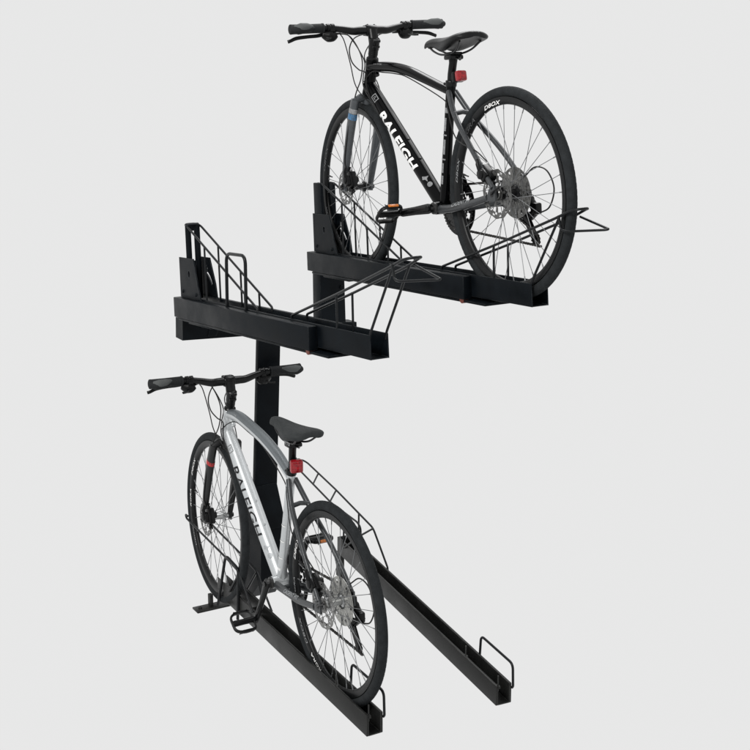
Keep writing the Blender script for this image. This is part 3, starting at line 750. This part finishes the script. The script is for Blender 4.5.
def upper_tray(t):
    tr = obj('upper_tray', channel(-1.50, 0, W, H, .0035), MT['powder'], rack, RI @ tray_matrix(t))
    # outer sleeve the tray slides out of: a box rail on either side, notched back end
    sl = MB()
    sl.box((-1.517, -.033, -.008), (-.340, -.0015, .070), .0025)
    sl.box((-1.517, W + .0015, -.008), (-.340, W + .031, .069), .0025)
    for z in (.008, .038): sl.box((-1.523, -.030, z), (-1.516, -.010, z + .016), .002)
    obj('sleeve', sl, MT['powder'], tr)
    bp = MB().box((-1.49, -.026, -.019), (-.225, W + .026, -.0105), .002)
    bp.box((-1.40, -.020, -.026), (-1.18, W + .020, -.0195), .002)
    obj('base_plate', bp, MT['powder'], tr)
    for y in (-.017, W + .016):
        obj('roller', MB().lathe([(.010, -.012), (.012, -.010), (.012, .010), (.010, .012)], 18, (-.362, y, -.011), (0, 1, 0)), MT['roller'], tr)
    # guide column at the back: two posts with an open slot and a cap
    if t == 'UL':
        gc = MB().lathe([(.0115, 0), (.0115, .288)], 20, (-1.432, .0095, .0655), (0, 0, 1))
        gc.lathe([(.0120, 0), (.0120, .288)], 20, (-1.432, .0465, .0655), (0, 0, 1))
        gc.box((-1.4355, .020, .0655), (-1.4255, .035, .215)); gc.box((-1.4355, .020, .332), (-1.4255, .035, .354))
        gc.box((-1.478, W - .0105, .0655), (-1.4355, W - .0065, .354), .001)
        gc.tube([(-1.432, .0045, .3565), (-1.432, .0515, .3565)], .0150, 16, sx=1., sy=.42, up=(1, 0, 0))
    else:                                    # the occupied tray: a post on either side of the tyre
        gc = MB().box((-1.492, -.0035, .0655), (-1.428, .0115, .354), .003)
        obj('guide_column', MB().box((-1.470, .0555, .0655), (-1.428, .0665, .354), .003), MT['powder'], tr)
    obj('guide_column', gc, MT['powder'], tr)
    PX = M4(((1, 0, 0, 0), (0, 0, 1, 0), (0, 1, 0, 0), (0, 0, 0, 1)))        # xy outline -> xz plane
    arc = [(-1.345 - .10 * math.cos(a), .075 + .105 * math.sin(a)) for a in [R_(28 + 44 * k / 8) for k in range(9)]]
    ar2 = [(-1.345 - .088 * math.cos(a), .075 + .093 * math.sin(a)) for a in [R_(72 - 44 * k / 8) for k in range(9)]]
    slot = [( -2 * 1.3905 - x, z) for x, z in arc + ar2]
    hole = [(-1.397 + .0065 * math.cos(a * PI / 6), .182 + .014 * math.sin(a * PI / 6)) for a in range(12)]
    me = plate([(-1.472, .0712), (-1.308, .0712), (-1.320, .125), (-1.368, .226), (-1.472, .226)], [hole, slot], .005, M4.Translation((0, W + .0045, 0)) @ PX)
    link('side_plate', me, MT['powder'], tr, None, 30)
    me = plate([(-1.495, .0712), (-1.292, .0712), (-1.318, .130), (-1.350, .228), (-1.495, .228)],
               [[(-1.40 + .010 * math.cos(a * PI / 6), .165 + .014 * math.sin(a * PI / 6)) for a in range(12)]], .005, M4.Translation((0, -.0065, 0)) @ PX)
    link('side_plate', me, MT['powder'], tr, None, 30)
    for x, z in ((-1.47, .095), (-1.335, .09)):
        obj('bolt', MB().lathe([(.007, 0), (.007, .003), (.004, .005)], 6, (x, -.009, z), (0, -1, 0)), MT['powder'], tr)
    # front-wheel guide
    wg = MB(); r = .0043
    zt = lambda x: .352 + (x + 1.44) * (.083 - .352) / (.64)
    y0, y1 = .004, W - .004
    if t == 'UR':
        for y in (y0, y1): wg.tube(rounded([(-.80, y, .068), (-.802, y, .083), (-1.425, y, .350), (-1.462, y, .352)], .02, 5), r, 10)
    else: wg.tube(rounded([(-.80, y0, .068), (-.802, y0, .083), (-1.425, y0, .350), (-1.462, y0 + .004, .358), (-1.462, y1 - .004, .358), (-1.425, y1, .350), (-.802, y1, .083), (-.80, y1, .068)], .02, 5), r, 10)
    for x in (-1.26, -1.06, -.905):
        for y in (y0, y1): wg.tube([(x, y, .062), (x, y, zt(x) + .002)], r * .92, 8)
    obj('wheel_guide', wg, MT['wire'], tr)
    if t == 'UL': hp = MB().tube(rounded([(-1.052, -.003, .060), (-1.036, -.003, .266), (-.868, -.003, .266), (-.884, -.003, .060)], .035, 7), .0062, 12)
    if t == 'UL': obj('guide_hoop', hp, MT['wire'], tr)
    # rear-wheel guide and pull handle
    ph = MB()
    ph.tube(rounded([(-.53, y0, .066), (-.53, y0, .085), (-.20, y0, .182), (.13, y0, .286), (.205, y0, .312), (.236, y0 + .012, .318), (.236, y1 - .012, .318), (.205, y1, .312), (.13, y1, .282), (-.20, y1, .180), (-.53, y1, .083), (-.53, y1, .066)], .022, 5), r, 10)
    for y in (y0, y1):
        ph.tube([(-.212, y, .060), (-.206, y, .182)], r * .92, 8)
        ph.tube(rounded([(-.012, y, .056), (-.004, y, .078), (.148, y, .288)], .02, 4), r * .95, 8)
    ph.tube(rounded([(.150, y0 - .003, .296), (.160, y0 - .003, .252), (.185, y0 - .002, .249), (.305, .052, .257), (.312, .060, .259), (.175, y1 + .003, .289)], .010, 5), r * .92, 10)
    obj('pull_handle', ph, MT['wire'], tr)
    return tr
upper_tray('UL'); upper_tray('UR')

WL, HL = .0618, .0724
def end_stop(tr, w):
    mb = MB().tube(rounded([(-.232, w + .003, .030), (-.222, w + .003, .140), (.0, w + .003, .140), (.004, w + .003, .060), (-.004, w + .004, .052)], .022, 6), .0046, 10)
    obj('end_stop', mb, MT['wire'], tr)
    for x in (-.236, -.006):
        mb = MB().tube([(x, .011, .050), (x, .011, .106)], .0026, 8); mb.box((x - .010, .0075, .062), (x + .010, .016, .0712), .002)
        obj('stub_pin', mb, MT['powder_warm'], tr)
# lower left rail
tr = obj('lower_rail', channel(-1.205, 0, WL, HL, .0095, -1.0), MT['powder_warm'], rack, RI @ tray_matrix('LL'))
wall = tr
end_stop(tr, WL)
wg = MB(); r = .0043; y0, y1 = .0035, WL - .0035; a, b = -.003, WL + .003
wg.tube(rounded([(-1.585, a, .226), (-1.612, a, .226), (-1.600, a, .212), (-1.17, a, .192), (-1.03, a, .180), (-.905, a, .066)], .018, 5), r, 10)
wg.tube(rounded([(-1.60, b, .222), (-1.45, b, .210), (-1.16, b, .191), (-1.015, b, .176), (-.875, b, .066)], .018, 5), r, 10)
wg.tube([(-1.03, a, .178), (-1.05, a, .060)], r, 8)
wg.tube([(-1.03, a, .176), (-1.135, a, .062)], r, 8)
wg.tube([(-1.015, b, .174), (-1.11, b, .066)], r, 8)
wg.tube([(-1.015, b, .172), (-.955, b, .066)], r, 8)
obj('wheel_guide', wg, MT['wire'], tr)
hp = MB().tube(rounded([(-1.253, -.004, -.040), (-1.166, -.004, .202), (-1.035, -.004, .190), (-1.050, -.004, -.020)], .030, 6), .0060, 12)
obj('guide_hoop', hp, MT['wire'], tr)
obj('wheel_well', MB().box((-1.29, .0090, .004), (-1.206, .0140, .062), .002), MT['powder_warm'], tr)
obj('wheel_well', MB().box((-1.29, WL - .014, .004), (-1.206, WL - .009, .062), .002), MT['powder_warm'], tr)
obj('cross_stop', MB().box((-1.02, .0084, .005), (-1.0, WL - .0084, .030), .002), MT['powder_warm'], tr)
ft = MB().box((-1.075, -.115, .000), (-1.015, .098, .008), .002)
ft.box((-1.060, -.052, .0085), (-1.034, -.0365, .058), .003)
ft.lathe([(.009, 0), (.009, .006), (.005, .008)], 6, (-1.045, -.092, .008), (0, 0, 1))
obj('support_foot', ft, MT['powder_warm'], tr, tray_matrix('LL').inverted())
# lower right rail
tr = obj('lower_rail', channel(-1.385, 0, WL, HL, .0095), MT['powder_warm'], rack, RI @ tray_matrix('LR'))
end_stop(tr, WL)
wg = MB()
wg.tube(rounded([(-1.005, b, .060), (-1.006, b, .074), (-1.152, b, .190), (-1.55, b, .217), (-1.90, b, .229), (-1.945, b - .012, .231), (-1.945, a + .012, .231), (-1.90, a, .231), (-1.45, a, .205), (-1.165, a, .222), (-1.130, a, .212), (-1.128, a, .176), (-1.30, a, .058)], .022, 5), r, 10)
wg.tube([(-1.152, b, .188), (-1.128, a, .178)], r, 8)
wg.tube([(-1.55, b, .216), (-1.46, a, .206)], r, 8)
wg.tube([(-1.76, b, .224), (-1.66, a, .216)], r, 8)
wg.tube([(-1.31, a, .050), (-1.305, a, .206)], r, 8)
wg.tube([(-1.30, b, .050), (-1.30, b, .200)], r, 8)
obj('wheel_guide', wg, MT['wire'], tr)
lg = MB().box((-1.405, .002, -.112), (-1.350, .020, .0), .003); lg.box((-1.405, .0205, -.108), (-1.390, .034, .0), .002)
lg.box((-1.395, .004, .0005), (-1.384, WL - .004, .068), .002)
obj('support_foot', lg, MT['powder_warm'], tr)

# post, shoe, crossbeam and riser (all lean very slightly, as in the photograph)
def col_box(x0, x1, lv):
    """lv: list of (z, y0, y1) from bottom to top"""
    mb = MB(); vs = []; fs = []
    for z, ya, yb in lv: vs += [(x0, ya, z), (x1, ya, z), (x1, yb, z), (x0, yb, z)]
    for i in range(len(lv) - 1):
        for k in range(4): fs.append((i * 4 + k, i * 4 + (k + 1) % 4, i * 4 + 4 + (k + 1) % 4, i * 4 + 4 + k))
    fs.append((3, 2, 1, 0)); n = (len(lv) - 1) * 4; fs.append((n, n + 1, n + 2, n + 3))
    mb.add(vs, fs); me = mb.mesh('post')
    bm = bmesh.new(); bm.from_mesh(me); bmesh.ops.bevel(bm, geom=[e for e in bm.edges if abs((e.verts[0].co - e.verts[1].co).normalized().z) > .9], offset=.004, segments=2, affect='EDGES', profile=.5)
    bm.to_mesh(me); bm.free(); return me
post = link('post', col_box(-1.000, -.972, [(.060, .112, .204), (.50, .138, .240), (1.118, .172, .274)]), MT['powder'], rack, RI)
PX = M4(((1, 0, 0, 0), (0, 0, 1, 0), (0, 1, 0, 0), (0, 0, 0, 1)))
me = plate([(-1.030, .035), (-.965, .040), (-.872, .130), (-.872, .345), (-.9685, .500), (-1.030, .500)], [], .116, M4.Translation((0, .170, 0)) @ PX)
for v in me.vertices: v.co.y += .048 * (v.co.z - .27) - .004 + (.0 if v.co.y > .17 else .004)
me.update()
shoe = link('post_shoe', me, MT['powder'], post, None, 30)
cb = MB().hexa([(-1.045, -.160, 1.146), (-.970, -.160, 1.144), (-.970, .632, 1.107), (-1.045, .632, 1.107), (-1.045, -.158, 1.228), (-.970, -.158, 1.226), (-.970, .632, 1.133), (-1.045, .632, 1.133)])
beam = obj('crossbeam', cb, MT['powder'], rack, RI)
be = MB().hexa([(-.966, -.052, 1.150), (-.960, -.030, 1.150), (-.960, -.018, 1.150), (-.966, -.040, 1.150), (-.966, -.030, 1.235), (-.945, -.010, 1.235), (-.945, .012, 1.235), (-.966, -.004, 1.235)])
for y_, z_ in ((-.075, 1.192), (.100, 1.165)):
    obj('bolt', MB().lathe([(.008, 0), (.008, .006), (.004, .008)], 6, (-.969, y_, z_), (1, 0, 0)), MT['powder'], beam)
obj('bracket', be, MT['powder'], beam)
rs = link('riser', col_box(-1.045, -.972, [(1.134, .461, .582), (1.372, .464, .580)]), MT['powder'], rack, RI)
rb = MB().box((-1.05, .455, 1.3725), (-.95, .585, 1.3795), .002)
for y_, z_ in ((.57, 1.34), (.565, 1.29)):
    obj('bolt', MB().lathe([(.009, 0), (.009, .006), (.005, .008)], 6, (-.971, y_, z_), (1, 0, 0)), MT['powder'], rs)
obj('riser_plate', rb, MT['powder'], rs)
ub = MB().hexa([(-1.04, -.150, 1.2285), (-.96, -.150, 1.2285), (-.96, -.075, 1.2285), (-1.04, -.075, 1.2285), (-1.04, -.150, 1.240), (-.96, -.150, 1.244), (-.96, -.075, 1.244), (-1.04, -.075, 1.240)])
obj('saddle_plate', ub, MT['powder'], beam)

# ================================================================== place the bicycles
def bike_matrix(h, yaw, pitch):
    return M4.Translation(h) @ Rz(yaw) @ Ry(pitch) @ M4.Diagonal((-1, -1, 1, 1)) @ M4.Translation((0, 0, -RW))
stm_u = [(.085, .030, -.008, .001), (.125, .034, -.007, .001), (.170, .005, -.012, .006), (.190, .052, -.009, .000), (.255, .005, -.012, .006), (.272, .046, -.008, .001), (.335, .018, -.012, .002)]
UP = dict(disc='disc_dark', rotor='rotor_dark', saddle_h=.82, bolt='alloy_black', bold=.0018, text_turn=-33, paint='black_paint', letters='white', badge='grey_decal', crest='grey_decal', st_marks=stm_u, st_mat='grey_decal', fork='fork_grey',
          fork_marks=[(.34, .18, 'grey_decal'), (.54, .22, 'blue')], hub='hub_black', steer=-3.45, bar_tilt=-2.8, saddle='saddle_a', saddle_dz=-.012,
          BB=(.400, 0, -.060), ST=(.324, 0, .372), TT=[(.885, 0, .459), (.780, 0, .455), (.690, 0, .445), (.595, 0, .425), (.493, 0, .394), (.332, 0, .343)],
          light=(.278, 0, .391), light_yaw=0, light_pitch=-8, light_size=.8, crank=-7, pedal=(42, 20), pedal_reflect=(True, True),
          rim_text=([(158 + 0, 'DBOX', 'dim_decal', None, .021), (205, 'DBOX', 'grey_decal', None, .016)], [(102, 'DBOX', 'white', None, .018), (134, 'RGRA', 'dim_decal', None, .021), (166, 'DBOX', 'grey_decal', None, .016)]))
LO = dict(UP); LO.update(disc='protector', rotor='steel', saddle_h=1., bolt='pale_mark', bold=.0004, text_turn=-28, paint='silver_paint', letters='black_decal', badge='grey_decal', crest='pale_mark', panel=True, st_mat='white',
          st_marks=[(.05, .010, -.012, .012), (.10, .004, -.016, .016), (.17, .004, -.016, .016), (.235, .004, -.016, .016)], fork='fork_black',
          fork_marks=[(.70, .16, 'red')], hub='hub_silver', steer=-2.96, bar_tilt=0, saddle='saddle_b', saddle_dz=.012, saddle_badge=True,
          BB=(.432, 0, -.066), ST=(.322, 0, .378), TT=[(.880, 0, .470), (.790, 0, .476), (.683, 0, .464), (.547, 0, .440), (.430, 0, .405), (.330, 0, .358)],
          light=(.288, 0, .412), light_yaw=-14, light_pitch=4, light_size=1.02, crank=-66, pedal=(-34, 8), pedal_reflect=(False, True),
          rim_text=([(150, 'DBOX', 'white', None, .018), (180, 'RGRA', 'white', None, .017), (212, 'DBOX', 'grey_decal', None, .016)], [(158, 'DBOX', 'white', None, .018), (188, 'RGRA', 'grey_decal', None, .016), (218, 'DBOX', 'grey_decal', None, .019), (243, 'RGRA', 'white', None, .018)]))
make_bike(UP, bike_matrix((.4617, .4296 + .002, 1.7897), -.379, -2.225), 'gloss black city bicycle with white lettering, parked on the raised upper tray')
make_bike(LO, bike_matrix((0, 0, .3715), .3715, .3785), 'silver city bicycle with dark lettering and grey rear stays, parked on the lower rail')

# ================================================================== camera
yaw, pit, roll = R_(28.770), R_(3.558), R_(-1.321)
fw = V((-math.cos(yaw), math.sin(yaw), 0)); up = V((0, 0, 1)); rt = fw.cross(up)
fw2 = fw * math.cos(pit) - up * math.sin(pit); up2 = rt.cross(fw2)
rt3 = rt * math.cos(roll) + up2 * math.sin(roll); up3 = rt3.cross(fw2)
cd = bpy.data.cameras.new('camera'); cam = bpy.data.objects.new('camera', cd); col.objects.link(cam)
cam.matrix_world = frame3(rt3, up3, -fw2, (3.9399, -2.0144, 2.1576))
cd.sensor_width = 36; cd.sensor_height = 36; cd.lens = 1313.35 / 750 * 36
cd.shift_x = (375 - 363.09) / 750; cd.shift_y = (164.0 - 375) / 750
cd.clip_start = .05; cd.clip_end = 100
scene.camera = cam

# ================================================================== light: a white studio surround and two softboxes
w = bpy.data.worlds.new('World'); scene.world = w; w.use_nodes = True
bg = w.node_tree.nodes['Background']; bg.inputs['Color'].default_value = (.803, .804, .803, 1); bg.inputs['Strength'].default_value = 1.0
def softbox(name, loc, target, size, power, colr=(1, 1, 1)):
    ld = bpy.data.lights.new(name, 'AREA'); ld.shape = 'RECTANGLE'; ld.size, ld.size_y = size; ld.energy = power; ld.color = colr
    o = bpy.data.objects.new(name, ld); col.objects.link(o); o.location = loc
    o.rotation_euler = (V(target) - V(loc)).to_track_quat('-Z', 'Y').to_euler()
softbox('key_softbox', (1.2, -3.4, 4.6), (-.2, .1, 1.0), (2.0, 1.4), 115, (1, .985, .965))
softbox('hard_key', (2.2, -2.6, 3.9), (-.1, .1, 1.1), (.28, .28), 42, (1, .98, .95))
softbox('top_softbox', (-1.2, 1.8, 4.4), (-.3, .2, 1.0), (2.4, 2.0), 90)
scene.view_settings.view_transform = 'Standard'; scene.view_settings.look = 'None'
scene.view_settings.exposure = 0; scene.view_settings.gamma = 1
scene.render.engine = 'CYCLES'
scene.cycles.max_bounces = 6
